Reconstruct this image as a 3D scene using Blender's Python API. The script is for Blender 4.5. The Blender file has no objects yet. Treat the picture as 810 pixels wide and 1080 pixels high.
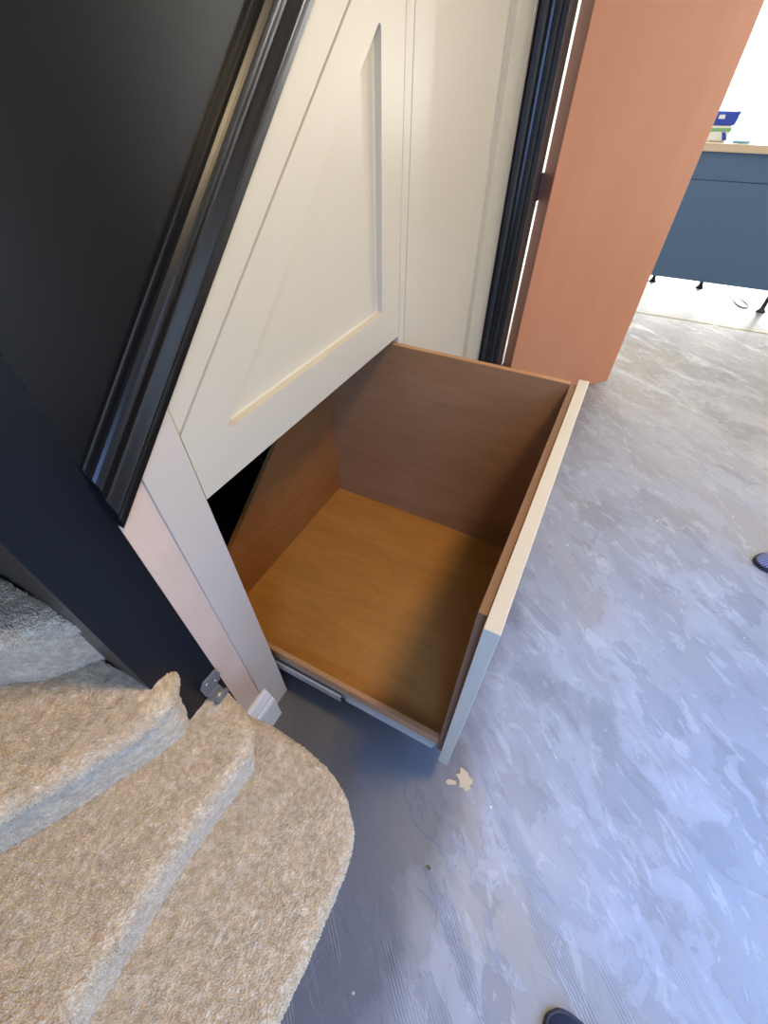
import bpy, bmesh, math, random
import numpy as np
from mathutils import Vector, Matrix, noise
random.seed(7); rng = np.random.default_rng(7)
C = bpy.context.scene.collection
PI = math.pi
YF = 0.497          # cabinet face plane
H = 1.30            # eye height

# ------------------------------------------------------------------ helpers
def link(name, mesh, mat, parent=None):
    o = bpy.data.objects.new(name, mesh); C.objects.link(o)
    if mat is not None: o.data.materials.append(mat)
    if parent: o.parent = parent
    return o
def empty(name, label, cat, group=None, loc=(0, 0, 0)):
    o = bpy.data.objects.new(name, None); C.objects.link(o); o.location = loc
    o.empty_display_size = 0.05
    o['label'] = label; o['category'] = cat
    if group: o['group'] = group
    return o
def tag(o, label, cat, group=None, kind=None):
    o['label'] = label; o['category'] = cat
    if group: o['group'] = group
    if kind: o['kind'] = kind
    return o
def struct(o, label=None, cat=None):
    o['kind'] = 'structure'
    if label: o['label'] = label
    if cat: o['category'] = cat
    return o
def add_box(bm, lo, hi):
    vs = [bm.verts.new((x, y, z)) for x in (lo[0], hi[0]) for y in (lo[1], hi[1]) for z in (lo[2], hi[2])]
    for f in ((0,1,3,2),(4,6,7,5),(0,4,5,1),(2,3,7,6),(0,2,6,4),(1,5,7,3)):
        bm.faces.new([vs[i] for i in f])
def finish(bm, name, mat, parent=None, bevel=0, seg=2, smooth=False, loc=None):
    bmesh.ops.recalc_face_normals(bm, faces=bm.faces[:])
    if bevel:
        es = [e for e in bm.edges if len(e.link_faces) == 2 and e.calc_face_angle(0) > 0.5]
        bmesh.ops.bevel(bm, geom=es, offset=bevel, segments=seg, affect='EDGES', profile=0.5, clamp_overlap=True)
    me = bpy.data.meshes.new(name); bm.to_mesh(me); bm.free()
    if smooth:
        for p in me.polygons: p.use_smooth = True
    o = link(name, me, mat, parent)
    if loc: o.location = loc
    return o
def box(name, lo, hi, mat, parent=None, bevel=0.0):
    bm = bmesh.new(); add_box(bm, lo, hi)
    return finish(bm, name, mat, parent, bevel)
def boxes(name, lst, mat, parent=None, bevel=0.0):
    bm = bmesh.new()
    for lo, hi in lst: add_box(bm, lo, hi)
    return finish(bm, name, mat, parent, bevel)
def prism(bm, pts, axis, a, b):
    """polygon pts (2D) extruded along axis from a to b"""
    def P(p, t):
        if axis == 0: return (t, p[0], p[1])
        if axis == 1: return (p[0], t, p[1])
        return (p[0], p[1], t)
    A = [bm.verts.new(P(p, a)) for p in pts]; B = [bm.verts.new(P(p, b)) for p in pts]
    n = len(pts)
    bm.faces.new(A); bm.faces.new(B[::-1])
    for i in range(n): bm.faces.new([A[i], B[i], B[(i+1) % n], A[(i+1) % n]])
def prism_obj(name, pts, axis, a, b, mat, parent=None, bevel=0.0, smooth=False):
    bm = bmesh.new(); prism(bm, pts, axis, a, b)
    return finish(bm, name, mat, parent, bevel, smooth=smooth)
def tube(name, pts, r, mat, parent=None, seg=8):
    cu = bpy.data.curves.new(name, 'CURVE'); cu.dimensions = '3D'; cu.bevel_depth = r; cu.bevel_resolution = 3
    s = cu.splines.new('NURBS'); s.points.add(len(pts)-1)
    for i, p in enumerate(pts): s.points[i].co = (*p, 1)
    s.use_endpoint_u = True; s.order_u = 3; s.resolution_u = seg; cu.use_fill_caps = True
    o = bpy.data.objects.new(name, cu)
    C.objects.link(o); bpy.context.view_layer.update()
    me = bpy.data.meshes.new_from_object(o.evaluated_get(bpy.context.evaluated_depsgraph_get()))
    bpy.data.objects.remove(o)
    for p in me.polygons: p.use_smooth = True
    me.materials.clear()
    return link(name, me, mat, parent)
def lathe(bm, prof, cx, cy, n=24):
    rings = []
    for r, z in prof:
        rings.append([bm.verts.new((cx + r*math.cos(2*PI*k/n), cy + r*math.sin(2*PI*k/n), z)) for k in range(n)])
    for i in range(len(rings)-1):
        for k in range(n):
            bm.faces.new([rings[i][k], rings[i][(k+1) % n], rings[i+1][(k+1) % n], rings[i+1][k]])
    bm.faces.new(rings[0][::-1]); bm.faces.new(rings[-1])

# ------------------------------------------------------------------ materials
def mat(name, col, rough=0.5, metal=0.0, coat=0.0, spec=0.5):
    m = bpy.data.materials.new(name); m.use_nodes = True
    b = m.node_tree.nodes['Principled BSDF']
    b.inputs['Base Color'].default_value = (*col, 1); b.inputs['Roughness'].default_value = rough
    b.inputs['Metallic'].default_value = metal; b.inputs['Coat Weight'].default_value = coat
    b.inputs['Specular IOR Level'].default_value = spec
    return m
def nodes(m): return m.node_tree.nodes, m.node_tree.links, m.node_tree.nodes['Principled BSDF']
def tex_noise(m, scale, detail=4, rough=0.5, vec=None, dist=0.0):
    N, L, B = nodes(m); n = N.new('ShaderNodeTexNoise')
    n.inputs['Scale'].default_value = scale; n.inputs['Detail'].default_value = detail
    n.inputs['Roughness'].default_value = rough; n.inputs['Distortion'].default_value = dist
    if vec is None: vec = mapping(m)
    L.new(vec, n.inputs['Vector'])
    return n.outputs['Fac']
def mapping(m, scale=(1,1,1), rot=(0,0,0), loc=(0,0,0)):
    N, L, B = nodes(m); t = N.new('ShaderNodeTexCoord'); mp = N.new('ShaderNodeMapping')
    mp.inputs['Scale'].default_value = scale; mp.inputs['Rotation'].default_value = rot; mp.inputs['Location'].default_value = loc
    L.new(t.outputs['Object'], mp.inputs['Vector']); return mp.outputs['Vector']
def rotmap(m, deg, scale=(1,1,1), loc=(0,0,0)):
    # turn so that the direction 'deg' becomes x, then stretch
    N, L, B = nodes(m); a = mapping(m, (1,1,1), (0,0,-math.radians(deg))); mp = N.new('ShaderNodeMapping')
    mp.inputs['Scale'].default_value = scale; mp.inputs['Location'].default_value = loc
    L.new(a, mp.inputs['Vector']); return mp.outputs['Vector']
def ramp(m, fac, stops):
    N, L, B = nodes(m); r = N.new('ShaderNodeValToRGB'); el = r.color_ramp.elements
    while len(el) < len(stops): el.new(0.5)
    for e, (p, c) in zip(el, stops): e.position = p; e.color = (*c, 1) if len(c) == 3 else c
    L.new(fac, r.inputs['Fac']); return r.outputs['Color']
def mixc(m, fac, a, b, mode='MIX'):
    N, L, B = nodes(m); x = N.new('ShaderNodeMix'); x.data_type = 'RGBA'; x.blend_type = mode
    for v, i in ((fac, 0), (a, 6), (b, 7)):
        if hasattr(v, 'links'): L.new(v, x.inputs[i])
        elif i == 0: x.inputs[0].default_value = v
        else: x.inputs[i].default_value = (*v, 1)
    return x.outputs[2]
def bump(m, h, strength=0.2, dist=0.002):
    N, L, B = nodes(m); b = N.new('ShaderNodeBump'); b.inputs['Strength'].default_value = strength
    b.inputs['Distance'].default_value = dist; L.new(h, b.inputs['Height']); L.new(b.outputs['Normal'], B.inputs['Normal'])
def setc(m, c): N, L, B = nodes(m); L.new(c, B.inputs['Base Color'])

def painted(name, col, rough, bs=0.05, spec=0.5):
    m = mat(name, col, rough, spec=spec); bump(m, tex_noise(m, 260, 2), bs, 0.001); return m
M = {}
M['cream'] = painted('cream_paint', (0.60, 0.55, 0.425), 0.36)
M['cream_post'] = painted('cream_post_paint', (0.58, 0.51, 0.42), 0.45)
M['plaster'] = mat('pink_plaster', (0.66, 0.49, 0.40), 0.8)
setc(M['plaster'], ramp(M['plaster'], tex_noise(M['plaster'], 9, 5), [(0.3, (0.62, 0.46, 0.34)), (0.7, (0.69, 0.53, 0.405))]))
M['white'] = painted('white_gloss', (0.74, 0.72, 0.68), 0.35)
M['black'] = painted('black_satin', (0.006, 0.006, 0.006), 0.30, 0.06, 0.35)
M['moulding'] = painted('black_gloss_moulding', (0.007, 0.007, 0.007), 0.30, 0.04)
M['navy'] = painted('blue_black_satin', (0.004, 0.006, 0.009), 0.32, 0.04, 0.3)
M['wallp'] = mat('hall_wall_paint', (0.34, 0.29, 0.23), 0.8)
M['ceil'] = mat('ceiling_paint', (0.75, 0.73, 0.70), 0.9)
M['dark'] = mat('shade_dark_board', (0.012, 0.009, 0.007), 0.9, spec=0.1)  # shade of the unlit cabinet interior put into the board colour
M['metal'] = mat('zinc_runner', (0.62, 0.60, 0.55), 0.45, 0.6)
M['metal_d'] = mat('dark_steel', (0.20, 0.20, 0.21), 0.35, 1.0)
M['blackplastic'] = mat('black_plastic', (0.012, 0.012, 0.013), 0.4)
M['screw'] = mat('bright_screw', (0.8, 0.8, 0.8), 0.2, 1.0)
M['hook'] = mat('smoky_grey_plastic', (0.17, 0.165, 0.15), 0.22)
M['blue'] = mat('blue_cabinet', (0.075, 0.145, 0.245), 0.5)
M['worktop'] = mat('pale_worktop', (0.62, 0.50, 0.33), 0.35)
M['whitewall'] = mat('kitchen_wall', (0.80, 0.80, 0.79), 0.8)
M['pvc'] = mat('window_frame_white', (0.62, 0.70, 0.80), 0.4)
# orange door: faint vertical brushing and a little grime
m = M['orange'] = mat('terracotta_paint', (0.66, 0.27, 0.145), 0.42)
n1 = tex_noise(m, 6, 6, 0.6, mapping(m, (1.0, 1.0, 0.25)))
setc(m, ramp(m, n1, [(0.25, (0.60, 0.25, 0.125)), (0.75, (0.66, 0.285, 0.15))]))
bump(m, tex_noise(m, 90, 3, 0.5, mapping(m, (1, 1, 0.06))), 0.08, 0.001)
M['orange_edge'] = mat('bare_brown_edge', (0.24, 0.12, 0.085), 0.6)
# oak veneer ; grain direction by axis
def oak(name, scale, c1=(0.20, 0.085, 0.022), c2=(0.34, 0.165, 0.05), rough=0.42):
    m = mat(name, c1, rough)
    v = mapping(m, scale)
    a = tex_noise(m, 5.0, 8, 0.62, v, 0.7)
    b = tex_noise(m, 26.0, 5, 0.6, v, 0.2)
    c = ramp(m, a, [(0.28, c1), (0.5, tuple((x+y)/2 for x, y in zip(c1, c2))), (0.72, c2)])
    d = ramp(m, b, [(0.35, (0.90, 0.89, 0.87)), (0.65, (1.04, 1.03, 1.02))])
    setc(m, mixc(m, 1.0, c, d, 'MULTIPLY')); bump(m, b, 0.05, 0.0006); return m
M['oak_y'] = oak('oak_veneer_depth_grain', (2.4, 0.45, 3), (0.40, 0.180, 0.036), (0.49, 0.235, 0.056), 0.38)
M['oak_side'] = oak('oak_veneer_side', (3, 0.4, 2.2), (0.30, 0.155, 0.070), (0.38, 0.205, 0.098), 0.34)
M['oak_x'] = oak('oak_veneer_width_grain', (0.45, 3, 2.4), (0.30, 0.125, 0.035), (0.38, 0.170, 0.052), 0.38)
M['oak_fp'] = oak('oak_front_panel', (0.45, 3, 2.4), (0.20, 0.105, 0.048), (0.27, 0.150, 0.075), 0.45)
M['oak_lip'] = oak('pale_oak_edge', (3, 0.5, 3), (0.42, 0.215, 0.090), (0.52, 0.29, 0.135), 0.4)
# carpet
def carpet(name, c1, c2, c3):
    m = mat(name, c2, 1.0, spec=0.15)
    v = mapping(m, (1, 1, 1))
    a = tex_noise(m, 90, 3, 0.6, v); b = tex_noise(m, 22, 4, 0.6, v)
    c = ramp(m, a, [(0.3, c1), (0.5, c2), (0.72, c3)])
    d = ramp(m, b, [(0.3, (0.88, 0.87, 0.86)), (0.7, (1.08, 1.08, 1.08))])
    setc(m, mixc(m, 1.0, c, d, 'MULTIPLY'))
    N, L, B = nodes(m); B.inputs['Sheen Weight'].default_value = 0.35; B.inputs['Sheen Roughness'].default_value = 0.5
    return m
M['carpet'] = carpet('beige_twist_carpet', (0.57, 0.44, 0.27), (0.71, 0.565, 0.365), (0.87, 0.735, 0.52))
# floor : grey screed with old adhesive, trowel ridges, pale smears
m = M['floor'] = mat('adhesive_screed', (0.3, 0.3, 0.31), 0.45)
N, L, B = nodes(m); DEG = 48
v0 = mapping(m)
big = tex_noise(m, 1.5, 6, 0.6, rotmap(m, DEG, (0.6, 1.5, 1)), 0.5)
mid = tex_noise(m, 4.2, 9, 0.62, rotmap(m, DEG, (0.75, 1.3, 1), (2, 3, 0)), 0.5)
low = tex_noise(m, 3.2, 8, 0.58, rotmap(m, DEG + 8, (0.75, 1.3, 1), (7, 1, 0)), 0.6)
tint = tex_noise(m, 1.3, 3, 0.5, rotmap(m, DEG, (0.8, 1.2, 1), (1.4, 0.2, 0)), 0.3)
base = ramp(m, big, [(0.30, (0.235, 0.235, 0.245)), (0.5, (0.29, 0.29, 0.30)), (0.7, (0.355, 0.355, 0.365))])
base = mixc(m, ramp(m, tint, [(0.52, (0, 0, 0)), (0.66, (0.55, 0.55, 0.55))]), base, (0.31, 0.265, 0.20))
c = mixc(m, ramp(m, mid, [(0.515, (0, 0, 0)), (0.53, (0.22, 0.22, 0.22)), (0.62, (0.38, 0.38, 0.38))]), base, (0.43, 0.43, 0.45))
c = mixc(m, ramp(m, low, [(0.575, (0, 0, 0)), (0.59, (0.42, 0.42, 0.42))]), c, (0.19, 0.19, 0.20))
flk = tex_noise(m, 15, 8, 0.62, rotmap(m, DEG - 6, (0.6, 1.4, 1), (2, 8, 0)), 0.7)
c = mixc(m, ramp(m, flk, [(0.575, (0, 0, 0)), (0.60, (0.32, 0.32, 0.32))]), c, (0.50, 0.49, 0.48))
c = mixc(m, ramp(m, flk, [(0.36, (0.30, 0.30, 0.30)), (0.39, (0, 0, 0))]), c, (0.19, 0.185, 0.185))
# screed colour darkens towards the steps and cabinet, with a noisy edge
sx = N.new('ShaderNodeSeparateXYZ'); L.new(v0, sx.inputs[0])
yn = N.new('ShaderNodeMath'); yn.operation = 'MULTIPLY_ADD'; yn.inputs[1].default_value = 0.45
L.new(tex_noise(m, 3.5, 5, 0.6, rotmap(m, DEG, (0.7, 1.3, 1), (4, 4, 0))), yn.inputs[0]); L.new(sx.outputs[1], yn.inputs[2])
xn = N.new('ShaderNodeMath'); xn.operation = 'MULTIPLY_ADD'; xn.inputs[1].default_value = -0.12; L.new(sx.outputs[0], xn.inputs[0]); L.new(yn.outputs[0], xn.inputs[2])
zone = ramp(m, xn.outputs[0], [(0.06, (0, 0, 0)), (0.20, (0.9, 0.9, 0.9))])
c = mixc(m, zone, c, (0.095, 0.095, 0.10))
wv = N.new('ShaderNodeTexWave'); wv.wave_type = 'BANDS'; wv.bands_direction = 'Y'
wv.inputs['Scale'].default_value = 48; wv.inputs['Distortion'].default_value = 0.5; wv.inputs['Detail'].default_value = 1
L.new(rotmap(m, DEG), wv.inputs['Vector'])
band = ramp(m, tex_noise(m, 4.0, 3, 0.5, rotmap(m, DEG, (0.5, 2.6, 1), (5, 2, 0))), [(0.57, (0, 0, 0)), (0.60, (1, 1, 1))])
mm = N.new('ShaderNodeMath'); mm.operation = 'MULTIPLY'; L.new(wv.outputs['Fac'], mm.inputs[0]); L.new(band, mm.inputs[1])
ms = N.new('ShaderNodeMath'); ms.operation = 'MULTIPLY'; ms.inputs[1].default_value = 0.28; L.new(mm.outputs[0], ms.inputs[0])
c = mixc(m, ms.outputs[0], c, (0.15, 0.15, 0.165))
sc = ramp(m, tex_noise(m, 6.0, 3, 0.4, rotmap(m, DEG + 4, (0.22, 3.0, 1), (1, 9, 0))), [(0.496, (0, 0, 0)), (0.50, (0.4, 0.4, 0.4)), (0.504, (0, 0, 0))])
c = mixc(m, sc, c, (0.17, 0.17, 0.18))
vo = N.new('ShaderNodeTexVoronoi'); vo.inputs['Scale'].default_value = 14; L.new(v0, vo.inputs['Vector'])
sp = ramp(m, vo.outputs['Distance'], [(0.03, (1, 1, 1)), (0.055, (0, 0, 0))])
spm = mixc(m, 1.0, sp, ramp(m, tex_noise(m, 5, 2, 0.5, v0), [(0.5, (0, 0, 0)), (0.56, (1, 1, 1))]), 'MULTIPLY')
c = mixc(m, spm, c, (0.75, 0.75, 0.72))
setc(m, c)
rr = N.new('ShaderNodeMapRange'); rr.inputs[3].default_value = 0.30; rr.inputs[4].default_value = 0.58
L.new(mid, rr.inputs[0]); L.new(rr.outputs[0], B.inputs['Roughness'])
e1 = ramp(m, mid, [(0.515, (0, 0, 0)), (0.53, (1, 1, 1))]); e2 = ramp(m, low, [(0.575, (1, 1, 1)), (0.59, (0, 0, 0))])
def addn(a, b):
    x = N.new('ShaderNodeMath'); x.operation = 'ADD'; L.new(a, x.inputs[0]); L.new(b, x.inputs[1]); return x.outputs[0]
bump(m, addn(addn(mm.outputs[0], e1), addn(e2, tex_noise(m, 26, 5, 0.6, rotmap(m, DEG, (0.7, 1.4, 1))))), 0.4, 0.0014)
M['residue'] = mat('pale_dried_plaster', (0.56, 0.41, 0.235), 0.7)
# glass
m = M['glass'] = bpy.data.materials.new('window_glass'); m.use_nodes = True
nt = m.node_tree; nt.nodes.clear()
out = nt.nodes.new('ShaderNodeOutputMaterial'); mx = nt.nodes.new('ShaderNodeMixShader')
tr = nt.nodes.new('ShaderNodeBsdfTransparent'); gl = nt.nodes.new('ShaderNodeBsdfGlossy'); gl.inputs['Roughness'].default_value = 0.02
mx.inputs[0].default_value = 0.06
nt.links.new(tr.outputs[0], mx.inputs[1]); nt.links.new(gl.outputs[0], mx.inputs[2]); nt.links.new(mx.outputs[0], out.inputs[0])

# ------------------------------------------------------------------ setting
CH = 2.4
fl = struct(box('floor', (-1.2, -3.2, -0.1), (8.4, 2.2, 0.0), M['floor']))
struct(box('ceiling', (-1.1, -1.8, CH), (2.12, 1.7, CH+0.1), M['ceil']))
XL = -1.0
# hall wall with the glazed entrance behind the photographer
DX0, DX1, DZ0, DZ1 = -0.05, 1.35, 0.0, 2.1
struct(boxes('wall_left', [((XL-0.1, -1.7, 0), (XL, -0.75, CH)), ((XL-0.1, -0.15, 0), (XL, 1.6, CH)), ((XL-0.1, -0.75, 2.1), (XL, -0.15, CH))], M['wallp']))
struct(boxes('wall_near', [((XL-0.1, -1.8, 0), (DX0, -1.7, CH)), ((DX1, -1.8, 0), (2.12, -1.7, CH)), ((DX0, -1.8, DZ1), (DX1, -1.7, CH))], M['wallp']))
struct(box('wall_far', (XL-0.1, 1.6, 0), (2.12, 1.7, CH), M['wallp']))
# wall with the doorway to the kitchen
struct(boxes('wall_right', [((2.0, 0.425, 0), (2.12, 1.6, CH)), ((2.0, -1.7, 0), (2.12, -1.3, CH)), ((2.0, -1.3, 2.08), (2.12, 0.425, CH))], M['wallp']))
# bare plaster pier beside the cabinet
struct(box('wall_plaster', (0.1745, YF+0.001, 0), (0.232, YF+0.03, 1.6), M['plaster']))
# kitchen shell
struct(boxes('wall_kitchen', [((2.12, -3.2, 0), (8.4, -3.1, 2.5)), ((2.12, 2.1, 0), (8.4, 2.2, 2.5)), ((2.0, -3.2, 0), (2.12, -1.8, 2.5)), ((2.0, 1.7, 0), (2.12, 2.2, 2.5)),
        ((7.9, -3.1, 0), (8.0, -2.4, 2.5)), ((7.9, 1.4, 0), (8.0, 2.1, 2.5)), ((7.9, -2.4, 2.0), (8.0, 1.4, 2.5))], M['whitewall']))
struct(box('ceiling_kitchen', (2.12, -3.2, 2.5), (8.4, 2.2, 2.6), M['ceil']))
def window(name, x, y0, y1, z0, z1, ny, zs, w=0.06):
    L_ = [((x-0.03, y0, z0), (x+0.03, y1, z0+w)), ((x-0.03, y0, z1-w), (x+0.03, y1, z1))]
    for i in range(ny+1):
        y = y0 + (y1-y0-w)*i/ny; L_.append(((x-0.03, y, z0+w), (x+0.03, y+w, z1-w)))
    for z in zs: L_.append(((x-0.028, y0+w, z), (x+0.028, y1-w, z+w)))
    fr = struct(boxes(name, L_, M['pvc'], bevel=0.004))
    box('glass', (x-0.004, y0+0.01, z0+0.01), (x+0.004, y1-0.01, z1-0.01), M['glass'], fr)
    return fr
window('window_1', 7.95, -2.4, 1.4, 0.0, 2.0, 3, [])
w2 = window('window_2', 0.0, DX0, DX1, DZ0, DZ1, 1, [0.95])
w2.location = (0, -1.75, 0); w2.rotation_euler = (0, 0, -PI/2); w2.scale = (1, 1, 1); w2.location.x = 0

window('added_side_window', XL-0.05, -0.75, -0.15, 0.0, 2.1, 1, [])  # unseen window, added to go with the blue side lamp
# doorway architrave (black, moulded) : section in (Y, X)
def architrave():
    y0, y1 = 0.425, 0.4965; w = y1-y0
    prof = [(0, 0), (0, .012), (.10, .016), (.16, .016), (.20, .011), (.26, .011), (.30, .015), (.40, .017), (.48, .015), (.52, .011), (.56, .014), (.66, .020), (.76, .024), (.86, .025), (.93, .022), (1, .018), (1, 0)]
    pts = [(2.0 - h, y0 + s*w) for s, h in prof]
    bm = bmesh.new(); prism(bm, pts, 2, 0.0, 2.15)
    return finish(bm, 'trim_1', M['moulding2'], bevel=0)
M['moulding2'] = painted('blue_black_gloss', (0.011, 0.014, 0.018), 0.27, 0.05)
struct(architrave())
struct(box('trim_2', (1.998, 0.405, 0), (2.122, 0.4245, 2.08), M['moulding2'], bevel=0.002))   # door lining

# terracotta door standing open into the kitchen
hx, hy = 2.15, 0.3595; fx, fy = 2.762, -0.133
dl = math.hypot(fx-hx, fy-hy); d = ((fx-hx)/dl, (fy-hy)/dl); nrm = (-d[1], d[0]); nrm = (nrm[0], nrm[1])
if nrm[0]*(-hx)+nrm[1]*(-hy) > 0: nrm = (-nrm[0], -nrm[1])      # points away from the camera
T = 0.066
pts = [(hx, hy), (fx, fy), (fx+nrm[0]*T, fy+nrm[1]*T), (hx+nrm[0]*T, hy+nrm[1]*T)]
door = struct(prism_obj('door_1', pts, 2, 0.006, 2.04, M['orange'], bevel=0.0015), 'flat terracotta orange painted door standing open beside the black architrave', 'door')
# its unpainted hinge edge, hinges
e0 = (hx-d[0]*0.0008, hy-d[1]*0.0008)
pts = [(e0[0]+nrm[0]*0.003, e0[1]+nrm[1]*0.003), (e0[0]+nrm[0]*(T-.003), e0[1]+nrm[1]*(T-.003)),
       (e0[0]+nrm[0]*(T-.003)+d[0]*.002, e0[1]+nrm[1]*(T-.003)+d[1]*.002), (e0[0]+nrm[0]*0.003+d[0]*.002, e0[1]+nrm[1]*0.003+d[1]*.002)]
o = prism_obj('door_edge', pts, 2, 0.01, 2.036, M['orange_edge'], door); o['label'] = 'bare brown hinge edge'
for z in (0.2, 1.0, 1.8):
    hxx, hyy = e0[0]+nrm[0]*(T+.004), e0[1]+nrm[1]*(T+.004)
    bm = bmesh.new(); lathe(bm, [(0.006, z-0.045), (0.006, z+0.045)], hxx, hyy, 12)
    add_box(bm, (2.115, hyy-.002, z-.045), (hxx, hyy+.002, z+.045))
    finish(bm, 'hinge', M['metal_d'], door)

# ------------------------------------------------------------------ under-stair cabinet
cab = empty('under_stair_cabinet', 'cream painted under-stair cabinet with sloping doors and a pulled-out oak drawer', 'cabinet', loc=(0.231, YF, 0))
def kid(o, p):   # keep world coordinates under an offset parent
    o.parent = p; o.matrix_parent_inverse = Matrix.Translation(p.location).inverted(); return o
SM = lambda x: 0.938 + 0.8245*(x-0.313)      # seam between filler and door
ML = lambda x: 0.877 + 0.878*(x-0.174)       # lower edge of the stair moulding
TF = 0.026
g = 0.0012
# post
kid(prism_obj('frame_post', [(0.2325, 0), (0.3105, 0), (0.3105, ML(0.3105)+0.01), (0.2325, ML(0.2325)+0.01)], 1, YF-0.003, YF+0.05, M['cream_post'], bevel=0.0012), cab)
# sloping filler strip
xe = 1.99
def zc(f, x): return min(f(x), CH-0.01)
kid(prism_obj('sloping_filler', [(0.3125, SM(0.3125)+0.002), (xe-0.04, SM(xe-0.04)+0.002), (xe-0.04, ML(xe-0.04)+0.02), (0.3125, ML(0.3125)+0.02)], 1, YF+0.0008, YF+TF, M['cream'], bevel=0.001), cab)
# doors with a routed shaker recess (rounded corners)
def shaker(name, outer, inner, depth=0.017, y=YF, thick=TF, rad=0.006):
    def inset_round(P, r, n=5):
        out = []; k = len(P)
        for i in range(k):
            a, b, c = Vector(P[i-1]), Vector(P[i]), Vector(P[(i+1) % k])
            u, v = (a-b).normalized(), (c-b).normalized()
            half = u.angle(v)/2; t = r/math.tan(half)
            p0, p1 = b+u*t, b+v*t; cen = b + (u+v).normalized()*(r/math.sin(half))
            a0 = math.atan2(*(p0-cen).yx); a1 = math.atan2(*(p1-cen).yx)
            da = (a1-a0+PI) % (2*PI) - PI
            for s in range(n+1): out.append((cen.x+r*math.cos(a0+da*s/n), cen.y+r*math.sin(a0+da*s/n)))
        return out
    I = inset_round(inner, rad)
    bm = bmesh.new()
    OV = [bm.verts.new((p[0], y, p[1])) for p in outer]
    IV = [bm.verts.new((p[0], y, p[1])) for p in I]
    eo = [bm.edges.new((OV[i], OV[(i+1) % len(OV)])) for i in range(len(OV))]
    ei = [bm.edges.new((IV[i], IV[(i+1) % len(IV)])) for i in range(len(IV))]
    bmesh.ops.triangle_fill(bm, edges=eo+ei, use_beauty=True)
    # remove any triangles inside the recess
    from mathutils.geometry import intersect_point_line
    def inside(pt):
        c = False; n = len(I); j = n-1
        for i in range(n):
            if (I[i][1] > pt[1]) != (I[j][1] > pt[1]) and pt[0] < (I[j][0]-I[i][0])*(pt[1]-I[i][1])/(I[j][1]-I[i][1])+I[i][0]: c = not c
            j = i
        return c
    kill = [f for f in bm.faces if inside((f.calc_center_median().x, f.calc_center_median().z))]
    bmesh.ops.delete(bm, geom=kill, context='FACES_ONLY')
    # recess walls with a small cove, then floor
    prev = IV
    for dz, ins in ((depth-0.003, 0.0), (depth-0.001, 0.0009), (depth, 0.003)):
        Iin = inset_poly(I, ins)
        cur = [bm.verts.new((p[0], y+dz, p[1])) for p in Iin]
        for i in range(len(I)): bm.faces.new([prev[i], prev[(i+1) % len(I)], cur[(i+1) % len(I)], cur[i]])
        prev = cur
    bm.faces.new(prev)
    BV = [bm.verts.new((p[0], y+thick, p[1])) for p in outer]
    for i in range(len(OV)): bm.faces.new([OV[i], OV[(i+1) % len(OV)], BV[(i+1) % len(OV)], BV[i]])
    bm.faces.new(BV)
    return finish(bm, name, M['cream'])
def inset_poly(P, t):
    if t == 0: return P
    n = len(P); out = []
    ar = sum(P[i][0]*P[(i+1) % n][1]-P[(i+1) % n][0]*P[i][1] for i in range(n))
    s = 1 if ar > 0 else -1
    for i in range(n):
        a, b, c = Vector(P[i-1]), Vector(P[i]), Vector(P[(i+1) % n])
        d1 = (b-a); d2 = (c-b)
        nn = Vector((-d1.y, d1.x)).normalized() + Vector((-d2.y, d2.x)).normalized()
        nn = nn.normalized() if nn.length > 1e-9 else Vector((0, 0))
        out.append(tuple(b + nn*s*t))
    return out
X0, X1 = 0.3130, 1.0475
rec = lambda x: 0.900 + 0.862*(x-0.403)
outer = [(X0, 0.809), (X1, 0.806), (X1, SM(X1)-0.002), (X0, SM(X0)-0.002)]
kid(shaker('sloping_door', outer, [(0.392, 0.897), (0.953, 0.897), (0.953, rec(0.953))]), cab)
# stile between the two fronts
kid(box('stile', (1.0505, YF, 0.03), (1.0855, YF+TF, SM(1.07)), M['cream'], bevel=0.001), cab)
x0, x1 = 1.0885, 1.944
top2 = 2.25
outer = [(x0, 0.09), (x1, 0.09), (x1, top2), (1.89, top2), (x0, SM(x0)-0.002)]
rx0, rx1 = 1.19, 1.760
r2 = lambda x: SM(x)-0.13
kid(shaker('tall_door', outer, [(rx0, 0.19), (rx1, 0.19), (rx1, r2(rx1)), (rx0, r2(rx0))], depth=0.017), cab)
kid(box('end_filler', (1.947, YF-0.002, 0.0), (1.974, YF+TF, CH-0.02), M['cream_post'], bevel=0.002), cab)
kid(box('scribe_strip', (1.975, YF+0.002, 0.0), (1.9995, YF+TF, CH-0.02), M['plaster'], bevel=0.001), cab)
kid(box('plinth', (1.0505, YF+0.04, 0.0), (1.947, YF+0.055, 0.09), M['cream'], bevel=0.001), cab)
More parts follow.
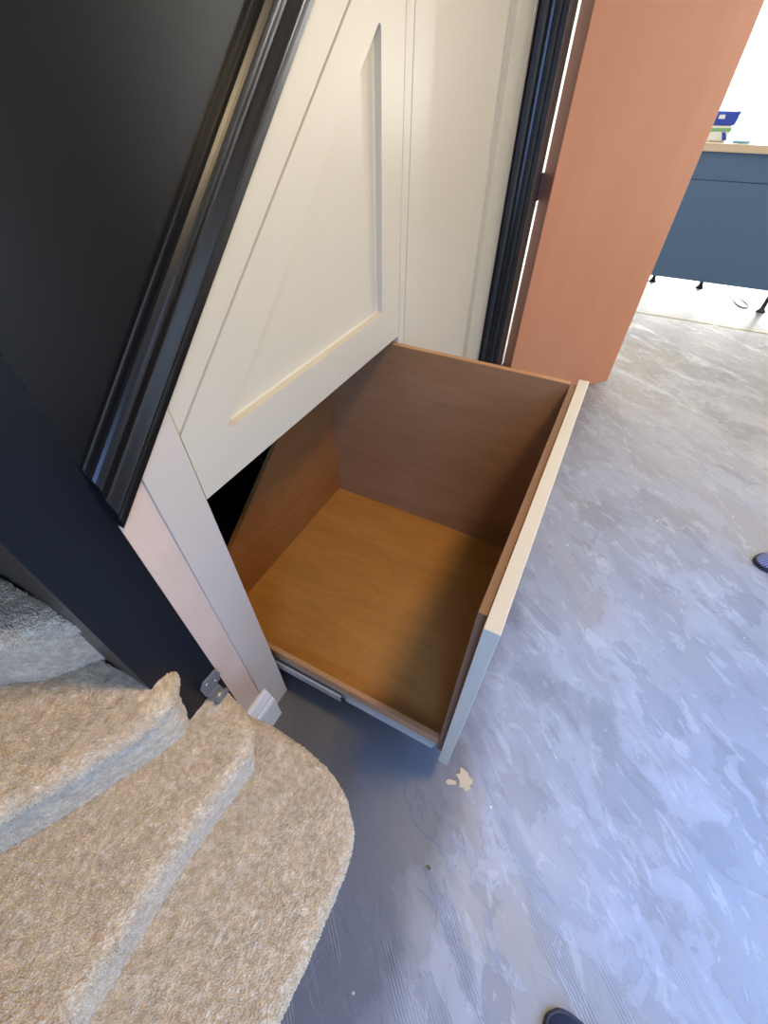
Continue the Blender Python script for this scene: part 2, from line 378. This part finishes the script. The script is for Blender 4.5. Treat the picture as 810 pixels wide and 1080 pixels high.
# carcass behind the fronts; the void's shade is in its dark colour
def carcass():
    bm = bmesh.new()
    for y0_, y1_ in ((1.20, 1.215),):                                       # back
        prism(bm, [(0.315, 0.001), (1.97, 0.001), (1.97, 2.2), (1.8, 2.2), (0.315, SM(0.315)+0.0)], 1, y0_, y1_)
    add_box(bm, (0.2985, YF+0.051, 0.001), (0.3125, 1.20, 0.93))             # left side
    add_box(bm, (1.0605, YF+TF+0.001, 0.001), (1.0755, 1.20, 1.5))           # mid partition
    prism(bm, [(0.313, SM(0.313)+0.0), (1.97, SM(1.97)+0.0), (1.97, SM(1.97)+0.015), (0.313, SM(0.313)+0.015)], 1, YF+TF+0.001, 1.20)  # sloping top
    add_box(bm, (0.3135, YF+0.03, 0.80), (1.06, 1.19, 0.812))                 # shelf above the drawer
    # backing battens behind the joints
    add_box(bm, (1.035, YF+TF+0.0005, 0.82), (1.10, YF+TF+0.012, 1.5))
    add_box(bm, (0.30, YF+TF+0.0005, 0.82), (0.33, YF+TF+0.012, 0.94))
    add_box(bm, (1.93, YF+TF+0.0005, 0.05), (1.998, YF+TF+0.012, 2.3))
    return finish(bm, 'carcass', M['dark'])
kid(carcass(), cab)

# drawer, pulled out
bt = 0.012
DZ = 0.148
XA, XB = 0.348, 1.030       # inner faces
YA, YB = 0.026, 0.735
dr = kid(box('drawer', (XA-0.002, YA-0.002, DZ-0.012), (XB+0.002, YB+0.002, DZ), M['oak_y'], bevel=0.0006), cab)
def dk(o): o.parent = dr; return o     # drawer sits at the origin in cabinet space: keep coordinates
dr_parent_fix = dr
o = dk(prism_obj('drawer_front', [(0.309, 0.130), (1.066, 0.130), (1.066, 0.7885), (0.309, 0.7885)], 1, -0.0145, 0.0095, M['cream'], bevel=0.0012)); o['label'] = 'cream painted drawer front'
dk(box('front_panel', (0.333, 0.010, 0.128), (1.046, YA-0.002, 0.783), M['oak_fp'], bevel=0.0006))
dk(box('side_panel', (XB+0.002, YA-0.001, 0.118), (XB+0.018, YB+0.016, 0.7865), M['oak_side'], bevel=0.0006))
# pale edging on the far side panel
o = dk(box('edge_band', (XB+0.0022, YA, 0.7866), (XB+0.0178, YB+0.015, 0.7878), M['oak_lip'])); o['label'] = 'pale oak edging strip'
dk(box('side_panel', (0.333, YA-0.001, 0.160), (XA-0.002, YB+0.016, 0.200), M['oak_lip'], bevel=0.0008))
zb = lambda x: 0.359 + 0.717*(x-0.457)
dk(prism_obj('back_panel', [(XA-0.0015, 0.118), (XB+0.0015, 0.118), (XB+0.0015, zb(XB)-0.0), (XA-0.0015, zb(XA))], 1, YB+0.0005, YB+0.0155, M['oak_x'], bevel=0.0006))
# runners under both sides
def runner(x):
    o = dk(boxes('runner', [((x, 0.03, 0.118), (x+0.0095, 0.745, 0.159)), ((x-0.006, 0.034, 0.118), (x, 0.745, 0.127))], M['metal'], bevel=0.0008))
    kid(boxes('runner_rail', [((x-0.012, 0.30, 0.112), (x+0.009, 1.15, 0.117)), ((x-0.012, 0.30, 0.117), (x-0.0065, 1.15, 0.146))], M['metal'], bevel=0.0008), cab)
    o2 = boxes('runner_stop', [((x-0.012, 0.286, 0.116), (x-0.0062, 0.300, 0.140))], M['blackplastic'], bevel=0.001); kid(o2, cab)
    o2['label'] = 'black plastic runner stop'
runner(0.3355); runner(1.046)
kid(box('adjustable_leg', (0.325, 0.66, 0.0), (0.355, 0.69, 0.111), M['white'], bevel=0.004), cab)

# ------------------------------------------------------------------ skirting offcut
sk_prof = [(0, 0), (-0.030, 0), (-0.030, 0.105), (-0.026, 0.114), (-0.022, 0.118), (-0.022, 0.126), (-0.016, 0.138), (-0.012, 0.146), (-0.007, 0.150), (0, 0.150)]
bm = bmesh.new(); prism(bm, [(YF+0.0005+a, z) for a, z in sk_prof], 0, 0.1755, 0.248)
struct(finish(bm, 'baseboard_left', M['white'], bevel=0.0008), 'short white painted skirting block at the foot of the cream post', 'skirting')

# ------------------------------------------------------------------ staircase
st = empty('staircase', 'carpeted winder staircase with black newel, moulded string and panel', 'staircase')
NX0, NX1, NY0 = 0.068, 0.1745, 0.497
box('newel_post', (NX0, NY0, 0.0), (NX1-0.0003, NY0+0.105, 2.1), M['navy'], st)
box('winder_panel', (NX0+0.002, NY0+0.106, 0.0), (NX0+0.018, 1.55, 1.7), M['navy'], st, bevel=0.001)
# black panel over the moulding
prism_obj('balustrade_panel', [(NX1, ML(NX1)+0.02), (NX1, 2.1), (0.75, CH-0.01), (1.80, CH-0.01), (1.80, ML(1.80)+0.02)], 1, YF-0.0005, YF+0.0, M['black'], st)
# moulding profile swept parallel to the stair pitch ; s from top edge (0) to bottom (1)
def moulding():
    prof = [(0.0, 0.0), (0.0, 0.0045), (0.035, 0.005), (0.04, 0.001), (0.125, 0.001), (0.13, 0.0065), (0.15, 0.0100), (0.19, 0.0130), (0.23, 0.0150), (0.26, 0.0162), (0.30, 0.0166), (0.34, 0.0162), (0.37, 0.0150),
            (0.40, 0.0132), (0.44, 0.0120), (0.48, 0.0118), (0.52, 0.0128), (0.57, 0.0146), (0.62, 0.0165), (0.67, 0.0182), (0.70, 0.0188), (0.73, 0.0184), (0.75, 0.0170), (0.755, 0.0145), (0.80, 0.0150), (0.845, 0.0152), (0.85, 0.0125), (0.98, 0.0115), (1.0, 0.0100), (1.0, 0.0)]
    hv = 0.102
    def ring(x):
        return [(x, YF-0.0007-h if 0 < i < len(prof)-1 else YF-0.0007, ML(x)+hv*(1-s)) for i, (s, h) in enumerate(prof)]
    bm = bmesh.new(); R0 = [bm.verts.new(p) for p in ring(NX1+0.0003)]; R1 = [bm.verts.new(p) for p in ring(1.65)]
    n = len(prof)
    for i in range(n): bm.faces.new([R0[i], R1[i], R1[(i+1) % n], R0[(i+1) % n]])
    bm.faces.new(R0); bm.faces.new(R1[::-1])
    return finish(bm, 'string_moulding', M['moulding'], st)
moulding()
# string board behind, so the moulding sits on something
prism_obj('string_board', [(NX1, ML(NX1)+0.0005), (1.65, ML(1.65)+0.0005), (1.65, ML(1.65)+0.12), (NX1, ML(NX1)+0.12)], 1, YF-0.00055, YF+0.0, M['black'], st)

def catmull(P, n):
    P = [Vector(p) for p in P]; P = [P[0]*2-P[1]] + P + [P[-1]*2-P[-2]]; out = []
    dense = []
    for i in range(1, len(P)-2):
        for k in range(24):
            t = k/24; a, b, c, d_ = P[i-1], P[i], P[i+1], P[i+2]
            dense.append(0.5*((2*b)+(-a+c)*t+(2*a-5*b+4*c-d_)*t*t+(-a+3*b-3*c+d_)*t**3))
    dense.append(P[-2])
    L_ = [0]
    for i in range(1, len(dense)): L_.append(L_[-1]+(dense[i]-dense[i-1]).length)
    A = np.array([tuple(p) for p in dense]); s = np.linspace(0, L_[-1], n)
    return np.stack([np.interp(s, L_, A[:, 0]), np.interp(s, L_, A[:, 1])], 1), L_[-1]

def step(nose, back, z, zbase, over=0.014, foot=0.032, rn=0.022, cell=0.0045):
    """nose, back: plan polylines (same sense) ; z tread level ; riser runs down to zbase"""
    _, Ln = catmull(nose, 10)
    nu = int(Ln/cell)
    Nn, _ = catmull(nose, nu); Bk, _ = catmull(back, nu)
    # inward plan normal (towards back)
    tg = np.gradient(Nn, axis=0); nn = np.stack([-tg[:, 1], tg[:, 0]], 1); nn /= np.linalg.norm(nn, axis=1)[:, None]
    mid = len(nn)//2
    if np.dot(nn[mid], Bk[mid]-Nn[mid]) < 0: nn = -nn
    kk = np.ones(15)/15
    nn = np.stack([np.convolve(np.pad(nn[:, i], 7, mode='edge'), kk, 'valid') for i in (0, 1)], 1); nn /= np.linalg.norm(nn, axis=1)[:, None]
    rows = []   # from back of tread to the foot of the riser
    start = Nn + nn*rn
    depth = np.linalg.norm(Bk-start, axis=1).mean(); nt_ = max(4, int(depth/cell))
    for k in range(nt_):
        t = 1-k/nt_; P = start + (Bk-start)*t; rows.append(np.column_stack([P, np.full(nu, z)]))
    for a in np.linspace(0, PI*0.62, 10):
        off = rn - rn*math.sin(a); P = Nn + nn*off
        rows.append(np.column_stack([P, np.full(nu, z - rn*(1-math.cos(a)))]))
    zr = z - rn*(1-math.cos(PI*0.62)); 
    for t in np.linspace(0.12, 1, max(4, int((over)/cell))):
        rows.append(np.column_stack([Nn + nn*(rn*(1-math.sin(PI*0.62))*(1-t)+over*t), np.full(nu, zr - 0.004 - 0.012*t)]))
    zr2 = zr-0.016; nr = max(4, int((zr2-zbase)/cell))
    for k in range(1, nr+1):
        rows.append(np.column_stack([Nn + nn*(over+(foot-over)*k/nr), np.full(nu, zr2 + (zbase-zr2)*k/nr)]))
    G = np.array(rows)      # (nv, nu, 3)
    nv = len(G)
    # surface normals
    du = np.gradient(G, axis=1); dv = np.gradient(G, axis=0); Nm = np.cross(du, dv); Nm /= (np.linalg.norm(Nm, axis=2)[..., None]+1e-9)
    if Nm[2, nu//2, 2] < 0: Nm = -Nm
    # lumpy carpet surface
    D = np.zeros((nv, nu))
    for i in range(nv):
        for j in range(nu):
            p = G[i, j]; v = Vector(p)
            D[i, j] = 0.0022*noise.noise(v*34) + 0.0018*noise.noise(v*95)
    G2 = G + Nm*D[..., None]
    verts = G2.reshape(-1, 3)
    idx = np.arange(nv*nu).reshape(nv, nu)
    q = np.stack([idx[:-1, :-1], idx[:-1, 1:], idx[1:, 1:], idx[1:, :-1]], -1).reshape(-1, 4)
    faces = [tuple(f) for f in q.tolist()]
    vl = verts.tolist()
    # close: back wall and underside
    base = len(vl)
    for j in range(nu): vl.append([G[0, j, 0], G[0, j, 1], zbase])
    top = idx[0].tolist(); bot = idx[-1].tolist(); bb = list(range(base, base+nu))
    for j in range(nu-1):
        faces.append((top[j+1], top[j], bb[j], bb[j+1])); faces.append((bb[j], bot[j], bot[j+1], bb[j+1]))
    faces.append(tuple(idx[:, 0].tolist()[::-1] + [bb[0]])[::-1]); faces.append(tuple(idx[:, -1].tolist() + [bb[-1]])[::-1])
    me = bpy.data.meshes.new('carpeted_step'); me.from_pydata(vl, [], faces); me.validate(); me.update()
    for p in me.polygons: p.use_smooth = len(p.vertices) <= 4
    o = link('carpeted_step', me, M['carpet'], st)
    # pile : small leaning tufts
    vis = (G2[..., 0] > -0.50)
    vis[0:2, :] = vis[0:2, :]
    I, J = np.nonzero(vis)
    reps = 3 if cell > 0.004 else 2
    I = np.repeat(I, reps); J = np.repeat(J, reps)
    n = len(I)
    ju = rng.uniform(-0.5, 0.5, (n, 1)); jv = rng.uniform(-0.5, 0.5, (n, 1))
    P = G2[I, J] + du[I, J]*ju + dv[I, J]*jv
    Nr = Nm[I, J]
    lean = np.array([[noise.noise(Vector(p)*30), noise.noise(Vector(p)*30+Vector((9, 1, 4))), noise.noise(Vector(p)*30+Vector((3, 7, 2)))] for p in P[::reps]])
    lean += 0.6*np.array([[noise.noise(Vector(p)*85), noise.noise(Vector(p)*85+Vector((9, 1, 4))), noise.noise(Vector(p)*85+Vector((3, 7, 2)))] for p in P[::reps]])
    lean = np.repeat(lean, reps, axis=0)
    dirv = Nr + 0.8*lean + rng.normal(0, 0.42, (n, 3)); dirv /= np.linalg.norm(dirv, axis=1)[:, None]
    hgt = rng.uniform(0.0028, 0.0055, (n, 1))
    riser = I > nt_+10; hgt[riser] *= 0.6
    rad = rng.uniform(0.0014, 0.0024, (n, 1))
    a = np.cross(dirv, rng.normal(0, 1, (n, 3))); a /= np.linalg.norm(a, axis=1)[:, None]; b = np.cross(dirv, a)
    P0 = P - Nr*0.0012
    vv = []
    for k in range(3):
        an = 2*PI*k/3; vv.append(P0 + rad*(a*math.cos(an)+b*math.sin(an)))
    for k in range(3):
        an = 2*PI*k/3; vv.append(P0 + dirv*hgt + rad*0.75*(a*math.cos(an)+b*math.sin(an)))
    V = np.stack(vv, 1).reshape(-1, 3)
    b0 = np.arange(n)*6
    F = np.stack([np.stack([b0+k, b0+(k+1) % 3, b0+3+(k+1) % 3, b0+3+k], 1) for k in range(3)], 1).reshape(-1, 4)
    Tt = np.stack([b0+3, b0+4, b0+5], 1)
    me = bpy.data.meshes.new('carpet_pile')
    nl = F.size + Tt.size; me.vertices.add(len(V)); me.vertices.foreach_set('co', V.ravel())
    me.loops.add(nl); me.loops.foreach_set('vertex_index', np.concatenate([F.ravel(), Tt.ravel()]).astype(np.int32))
    me.polygons.add(len(F)+len(Tt))
    ls = np.concatenate([np.arange(len(F))*4, len(F)*4+np.arange(len(Tt))*3]).astype(np.int32)
    me.polygons.foreach_set('loop_start', ls)
    me.update(calc_edges=True); me.validate()
    pl = link('carpet_pile', me, M['carpet'], o); pl['kind'] = 'stuff'
    return o
R = 0.185; E_ = 0.006
step([(0.172, 0.474), (0.176, 0.38), (0.167, 0.264), (0.142, 0.185), (0.102, 0.135), (0.061, 0.110), (0.013, 0.103), (-0.112, 0.101), (-0.30, 0.103), (-0.92, 0.10)],
     [(0.166, 0.478), (0.13, 0.46), (0.09, 0.45), (0.05, 0.45), (0.0, 0.45), (-0.06, 0.45), (-0.12, 0.45), (-0.2, 0.45), (-0.4, 0.45), (-0.92, 0.45)], R-0.005, 0.001)
step([(0.162, 0.515), (0.159, 0.487), (0.151, 0.440), (0.139, 0.402), (0.116, 0.368), (0.085, 0.352), (0.032, 0.354), (-0.068, 0.362), (-0.160, 0.364), (-0.301, 0.358), (-0.92, 0.34)],
     [(0.150, 0.52), (0.118, 0.51), (0.110, 0.51), (0.095, 0.500), (0.07, 0.56), (0.03, 0.60), (0.0, 0.64), (-0.10, 0.70), (-0.25, 0.72), (-0.4, 0.74), (-0.92, 0.9)], 2*R-0.005, R-0.01)
step([(0.116, 0.520), (0.111, 0.495), (0.098, 0.476), (0.061, 0.459), (0.016, 0.465), (-0.036, 0.487), (-0.082, 0.510), (-0.160, 0.550), (-0.30, 0.63), (-0.92, 1.0)],
     [(0.10, 0.53), (0.085, 0.52), (0.075, 0.53), (0.064, 0.60), (0.062, 0.70), (0.05, 0.80), (0.03, 0.88), (-0.02, 0.95), (-0.2, 1.1), (-0.60, 1.55)], 3*R-0.005, 2*R-0.01)
step([(0.090, 0.548), (0.072, 0.560), (0.058, 0.582), (0.039, 0.606), (0.004, 0.630), (-0.04, 0.675), (-0.10, 0.76), (-0.40, 1.15), (-0.60, 1.5)],
     [(0.092, 0.57), (0.074, 0.60), (0.068, 0.65), (0.064, 0.75), (0.064, 0.85), (0.064, 1.0), (0.064, 1.2), (0.0, 1.4), (-0.2, 1.55)], 4*R-0.005, 3*R-0.01)

# grey plastic hook screwed to the foot of the newel
hk = empty('gate_hook', 'small smoky grey plastic hook screwed to the foot of the black newel', 'hook', loc=(0.15, NY0, 0.40))
def hook():
    bm = bmesh.new()
    pr = [(-0.024, -0.022), (0.018, -0.022), (0.026, -0.004), (0.022, 0.020), (-0.012, 0.024), (-0.024, 0.010)]
    A = [bm.verts.new((0.150+p[0], NY0-0.0005, 0.408+p[1])) for p in pr]; B_ = [bm.verts.new((0.150+p[0], NY0-0.006, 0.408+p[1])) for p in pr]
    bm.faces.new(A); bm.faces.new(B_[::-1])
    for i in range(6): bm.faces.new([A[i], A[(i+1) % 6], B_[(i+1) % 6], B_[i]])
    kid(finish(bm, 'hook_plate', M['hook'], None, 0.0015), hk)
    # J-shaped lip
    path = [(-0.006, 0.386), (-0.012, 0.374), (-0.022, 0.368), (-0.032, 0.372), (-0.036, 0.384), (-0.035, 0.396)]
    bm = bmesh.new(); w = 0.0018
    L_, R_ = [], []
    for i, p in enumerate(path):
        a = Vector(path[max(0, i-1)]); b = Vector(path[min(len(path)-1, i+1)]); t = (b-a).normalized(); nn_ = Vector((-t.y, t.x))
        L_.append((p[0]+nn_.x*w, p[1]+nn_.y*w)); R_.append((p[0]-nn_.x*w, p[1]-nn_.y*w))
    poly = L_ + R_[::-1]
    prism(bm, [(NY0+a, z) for a, z in poly], 0, 0.128, 0.160)
    kid(finish(bm, 'hook_lip', M['hook'], None, 0.0008, smooth=True), hk)
    for sx, sz in ((0.142, 0.418), (0.160, 0.400)):
        bm = bmesh.new(); bmesh.ops.create_uvsphere(bm, u_segments=12, v_segments=8, radius=0.0035, matrix=Matrix.Translation((sx, NY0-0.0058, sz)) @ Matrix.Diagonal((1, 0.5, 1, 1)))
        kid(finish(bm, 'screw', M['screw'], None, 0, smooth=True), hk)
hook()

# ------------------------------------------------------------------ floor bits
def blob(name, cx, cy, pts, h, m):
    bm = bmesh.new(); n = len(pts)
    A = [bm.verts.new((cx+p[0], cy+p[1], 0.0003)) for p in pts]; B_ = [bm.verts.new((cx+p[0]*.93, cy+p[1]*.93, h)) for p in pts]
    bm.faces.new(A[::-1]); bm.faces.new(B_)
    for i in range(n): bm.faces.new([A[i], A[(i+1) % n], B_[(i+1) % n], B_[i]])
    return finish(bm, name, m)
def rag(r, n, ax=1.0, ay=1.0, seed=0, rot=0.0):
    rnd = random.Random(seed); out = []
    for k in range(n):
        a = 2*PI*k/n; q = r*(1+rnd.uniform(-.3, .3)); x, y = q*math.cos(a)*ax, q*math.sin(a)*ay
        out.append((x*math.cos(rot)-y*math.sin(rot), x*math.sin(rot)+y*math.cos(rot)))
    return out
tag(blob('plaster_patch', 0.335, -0.068, rag(0.024, 18, 0.75, 1.1, 3, -0.7), 0.0022, M['residue']), 'largest pale beige splat of dried plaster below the drawer front corner', 'plaster splat')
tag(blob('plaster_patch', 0.312, -0.040, rag(0.010, 12, 0.7, 1.2, 5, 0.4), 0.0018, M['residue']), 'small pale plaster fleck just left of the larger splat', 'plaster splat')
tag(blob('floor_crumb', 0.125, -0.055, rag(0.0045, 10, 0.8, 1.3, 8), 0.003, M['blackplastic']), 'tiny black crumb on the grey floor beside the bottom step', 'crumb')

# ------------------------------------------------------------------ photographer's shoe and second shoe
m = M['shoe'] = mat('navy_knit', (0.014, 0.026, 0.06), 0.75)
bump(m, tex_noise(m, 300, 2), 0.4, 0.001)
m = M['rib'] = mat('striped_knit', (0.10, 0.10, 0.22), 0.8)
N, L, B = nodes(m); wv = N.new('ShaderNodeTexWave'); wv.inputs['Scale'].default_value = 40; wv.inputs['Distortion'].default_value = 1.5; wv.bands_direction = 'Y'
L.new(mapping(m), wv.inputs['Vector']); setc(m, ramp(m, wv.outputs['Fac'], [(0.3, (0.05, 0.06, 0.16)), (0.7, (0.30, 0.32, 0.48))]))
M['sole'] = mat('dark_sole', (0.02, 0.02, 0.035), 0.6)
def shoe(name, toe, heading, label, upm, solem, width=0.095, length=0.27, height=0.062):
    t = empty(name, label, 'shoe', loc=(toe[0], toe[1], 0))
    def plan(u):  # half width along length u 0 toe ..1 heel
        w = width/2
        if u < 0.30: return w*math.sqrt(max(0, 1-((0.30-u)/0.30)**2))
        if u < 0.6: return w*(1-0.18*(u-0.30)/0.30)
        if u < 0.85: return w*0.82
        return w*0.82*math.sqrt(max(0.0, 1-((u-0.85)/0.155)**2))
    def topz(u):
        return 0.018 + height*(0.55*math.sin(min(1, u/0.25)*PI/2)) + (0.045*(min(1, max(0, (u-0.25)/0.4)))**1.5)
    bm = bmesh.new(); rings = []; n = 22
    for i in range(n+1):
        u = (i/n)**1.7; hw = max(plan(u), 0.0005); ring = []
        for k in range(13):
            a = PI*k/12; ring.append(bm.verts.new((-u*length, hw*math.cos(a)*0.97, 0.014 + (topz(u)-0.014)*math.sin(a)**0.7)))
        rings.append(ring)
    for i in range(n):
        for k in range(12): bm.faces.new([rings[i][k], rings[i+1][k], rings[i+1][k+1], rings[i][k+1]])
        bm.faces.new([rings[i][0], rings[i][12], rings[i+1][12], rings[i+1][0]])
    bm.faces.new(rings[0]); bm.faces.new(rings[-1][::-1])
    up = finish(bm, 'upper', upm, t, smooth=True)
    bm = bmesh.new(); P = [(-(i/40)*length + 0.004*math.cos(PI*i/40), (plan(i/40)+0.004)) for i in range(41)]
    P = P + [(x, -y) for x, y in P[::-1]]
    prism(bm, P, 2, 0.0, 0.018); finish(bm, 'sole', solem, t, 0.002)
    t.rotation_euler = (0, 0, heading); return t
shoe('shoe', (0.026, -0.355), math.radians(62), 'dark navy rounded shoe toe at the bottom edge of the view', M['shoe'], M['sole'])
shoe('shoe', (1.528, -0.822), math.radians(112), 'blue striped knitted shoe toe at the right edge of the floor', M['rib'], M['sole'])

# ------------------------------------------------------------------ kitchen
def unit(y0, y1, label):
    t = empty('kitchen_unit', label, 'cabinet', loc=(4.48, (y0+y1)/2, 0))
    kid(box('carcass', (4.50, y0+0.001, 0.16), (5.02, y1-0.001, 0.955), M['blue'], bevel=0.001), t)
    kid(box('back_panel', (4.481, y0+0.0005, 0.160), (4.499, y1-0.0005, 0.797), M['blue'], bevel=0.0015), t)
    kid(box('top_panel', (4.481, y0+0.0005, 0.8005), (4.499, y1-0.0005, 0.954), M['blue'], bevel=0.0015), t)
    for lx, ly in ((4.52, -1.95), (4.52, -1.09), (4.93, 0.5), (4.93, -0.655), (4.93, -0.27), (4.93, -1.95)):
        bm = bmesh.new(); lathe(bm, [(0.032, 0.0), (0.034, 0.006), (0.022, 0.018), (0.016, 0.03), (0.016, 0.12), (0.03, 0.15), (0.03, 0.16)], lx, ly, 16)
        kid(finish(bm, 'leg', M['blackplastic'], None, 0, smooth=False), t)
unit(-2.00, 0.60, 'long blue kitchen unit on black legs under the pale worktop')
tag(box('worktop', (4.455, -1.85, 0.956), (5.10, 0.65, 1.000), M['worktop'], bevel=0.002), 'pale wooden worktop laid over the blue kitchen unit', 'worktop')
# plastic tub of tablets
M['tub_w'] = mat('tub_white', (0.72, 0.78, 0.74), 0.25); M['tub_b'] = mat('tub_blue', (0.02, 0.06, 0.42), 0.3)
M['tub_g'] = mat('tub_green', (0.22, 0.42, 0.20), 0.3); M['tub_t'] = mat('tub_beige', (0.62, 0.55, 0.44), 0.4)
tb = empty('detergent_tub', 'blue white and green plastic tub standing on the pale worktop', 'tub', loc=(4.60, -0.27, 1.0))
def frust(name, z0, z1, m, grow=0.0, y0=-0.075, y1=0.075):
    def s(z): return 0.80 + 0.20*(z/0.15)
    bm = bmesh.new(); vs_ = []
    for z in (z0, z1):
        k = s(z); g_ = grow
        vs_.append([bm.verts.new(p) for p in ((-0.05*k-g_, y0*k-g_, z), (0.05*k+g_, y0*k-g_, z), (0.05*k+g_, y1*k+g_, z), (-0.05*k-g_, y1*k+g_, z))])
    bm.faces.new(vs_[0][::-1]); bm.faces.new(vs_[1])
    for i in range(4): bm.faces.new([vs_[0][i], vs_[0][(i+1) % 4], vs_[1][(i+1) % 4], vs_[1][i]])
    return finish(bm, name, m, tb, 0.010)
frust('tub_body', 0.0, 0.085, M['tub_w']); frust('lid', 0.086, 0.158, M['tub_b'], 0.003)
frust('green_band', 0.045, 0.080, M['tub_g'], 0.0012)
# blue tick on the label
bm = bmesh.new(); prism(bm, [(-0.062, 0.008), (-0.030, 0.010), (-0.012, 0.052), (-0.034, 0.050)], 0, -0.0455, -0.0435); finish(bm, 'label_mark', M['tub_b'], tb)
bm = bmesh.new(); prism(bm, [(0.050, 0.118), (0.010, 0.118), (0.016, 0.140), (0.050, 0.138)], 0, -0.0545, -0.0520); finish(bm, 'label_panel', M['tub_w'], tb)
tb.rotation_euler = (0, 0, math.radians(12))
bm = bmesh.new(); lathe(bm, [(0.052, 0), (0.055, 0.004), (0.054, 0.012), (0.048, 0.015)], 0, 0, 32)
M['lid_b'] = mat('pale_blue_plastic', (0.16, 0.42, 0.62), 0.3)
tag(finish(bm, 'plastic_lid', M['lid_b'], None, 0, loc=(4.56, -0.43, 1.0005)), 'pale blue round plastic lid lying on the worktop beside the tub', 'lid')
cable = tube('cable', [(4.874+0.10, -0.86, 0.003), (4.72, -0.905, 0.003), (4.60, -0.93, 0.004), (4.54, -0.97, 0.003), (4.58, -1.02, 0.004), (4.70, -1.0, 0.003), (4.78, -0.95, 0.006)], 0.004, mat('cable_white', (0.55, 0.53, 0.48), 0.5))
tag(cable, 'thin pale cable looped on the floor under the blue unit', 'cable')

# pale blind over the top of the kitchen glazing
m = M['blind'] = mat('pale_lilac_blind', (0.80, 0.82, 0.95), 0.8); N, L, B = nodes(m)
tl = N.new('ShaderNodeBsdfTranslucent'); tl.inputs['Color'].default_value = (0.62, 0.66, 0.85, 1); ms_ = N.new('ShaderNodeMixShader'); ms_.inputs[0].default_value = 0.35
L.new(B.outputs[0], ms_.inputs[1]); L.new(tl.outputs[0], ms_.inputs[2]); L.new(ms_.outputs[0], N['Material Output'].inputs['Surface'])
bd = empty('roller_blind', 'pale lilac blind half lowered over the bright kitchen window', 'blind', loc=(7.88, -0.5, 1.7))
kid(box('blind_cloth', (7.878, -2.3, 1.71), (7.880, 1.3, 2.06), M['blind']), bd)
kid(box('bottom_bar', (7.872, -2.3, 1.69), (7.886, 1.3, 1.71), M['pvc'], bevel=0.003), bd)
kid(box('headrail', (7.86, -2.32, 2.06), (7.899, 1.32, 2.11), M['pvc'], bevel=0.003), bd)
tag(boxes('chalk_line', [((4.040, -1.55, 0.0002), (4.052, -0.78, 0.0012)), ((4.046, -0.74, 0.0002), (4.058, 0.25, 0.0012))], mat('yellow_chalk', (0.62, 0.52, 0.22), 0.9)), 'thin pale yellow line snapped across the kitchen floor before the blue unit', 'floor line')

# ------------------------------------------------------------------ lights
def area(name, loc, size, energy, col, target, shape='RECTANGLE', sy=None):
    l = bpy.data.lights.new(name, 'AREA'); l.shape = shape; l.size = size
    if sy: l.size_y = sy
    l.energy = energy; l.color = col
    o = bpy.data.objects.new(name, l); C.objects.link(o); o.location = loc
    o.rotation_euler = (Vector(target)-Vector(loc)).to_track_quat('-Z', 'Y').to_euler(); return o
# daylight through the glazed entrance and the kitchen glazing
de = area('daylight_entrance', ((DX0+DX1)/2, -1.64, 1.45), 1.3, 19, (0.15, 0.39, 1.0), ((DX0+DX1)/2+0.02, -0.85, 0.0), 'RECTANGLE', 1.1)
de.data.spread = math.radians(100)
area('added_side_light', (XL+0.02, -0.45, 1.15), 0.55, 21.0, (0.17, 0.39, 1.0), (0.45, -0.25, 0.45), 'RECTANGLE', 1.4)  # added lamp, gives the drawer end its blue tint
area('daylight_kitchen', (8.06, -0.5, 1.0), 3.7, 820, (1.0, 0.98, 0.92), (6.0, -0.5, 1.0), 'RECTANGLE', 1.95)
# hall ceiling lamp : flush opal disc
lamp = empty('ceiling_lamp', 'round opal flush lamp on the hall ceiling', 'lamp', loc=(0.55, -0.45, CH))
bm = bmesh.new(); lathe(bm, [(0.16, CH-0.03), (0.16, CH-0.0005)], 0.55, -0.45, 40); kid(finish(bm, 'lamp_base', M['white']), lamp)
area('hall_lamp', (0.55, -0.45, CH-0.035), 0.30, 22, (1.0, 0.74, 0.41), (0.55, -0.45, 0), 'DISK')
w = bpy.data.worlds.new('World'); bpy.context.scene.world = w; w.use_nodes = True
bg = w.node_tree.nodes['Background']; bg.inputs['Color'].default_value = (0.80, 0.92, 1.0, 1); bg.inputs['Strength'].default_value = 1.6

# ------------------------------------------------------------------ camera
cam = bpy.data.cameras.new('Camera'); co = bpy.data.objects.new('Camera', cam); C.objects.link(co)
cam.sensor_fit = 'VERTICAL'; cam.sensor_height = 24; cam.lens = 441.26/1080*24; cam.clip_start = 0.01
yaw, pitch = math.radians(27.298), math.radians(45.872)
f = Vector((math.cos(yaw)*math.cos(pitch), math.sin(yaw)*math.cos(pitch), -math.sin(pitch)))
co.location = (0, 0, H); co.rotation_euler = f.to_track_quat('-Z', 'Y').to_euler()
sc = bpy.context.scene; sc.camera = co
sc.view_settings.view_transform = 'Standard'; sc.view_settings.look = 'None'
sc.view_settings.gamma = 1.0; sc.view_settings.use_curve_mapping = False; sc.view_settings.exposure = 0.16
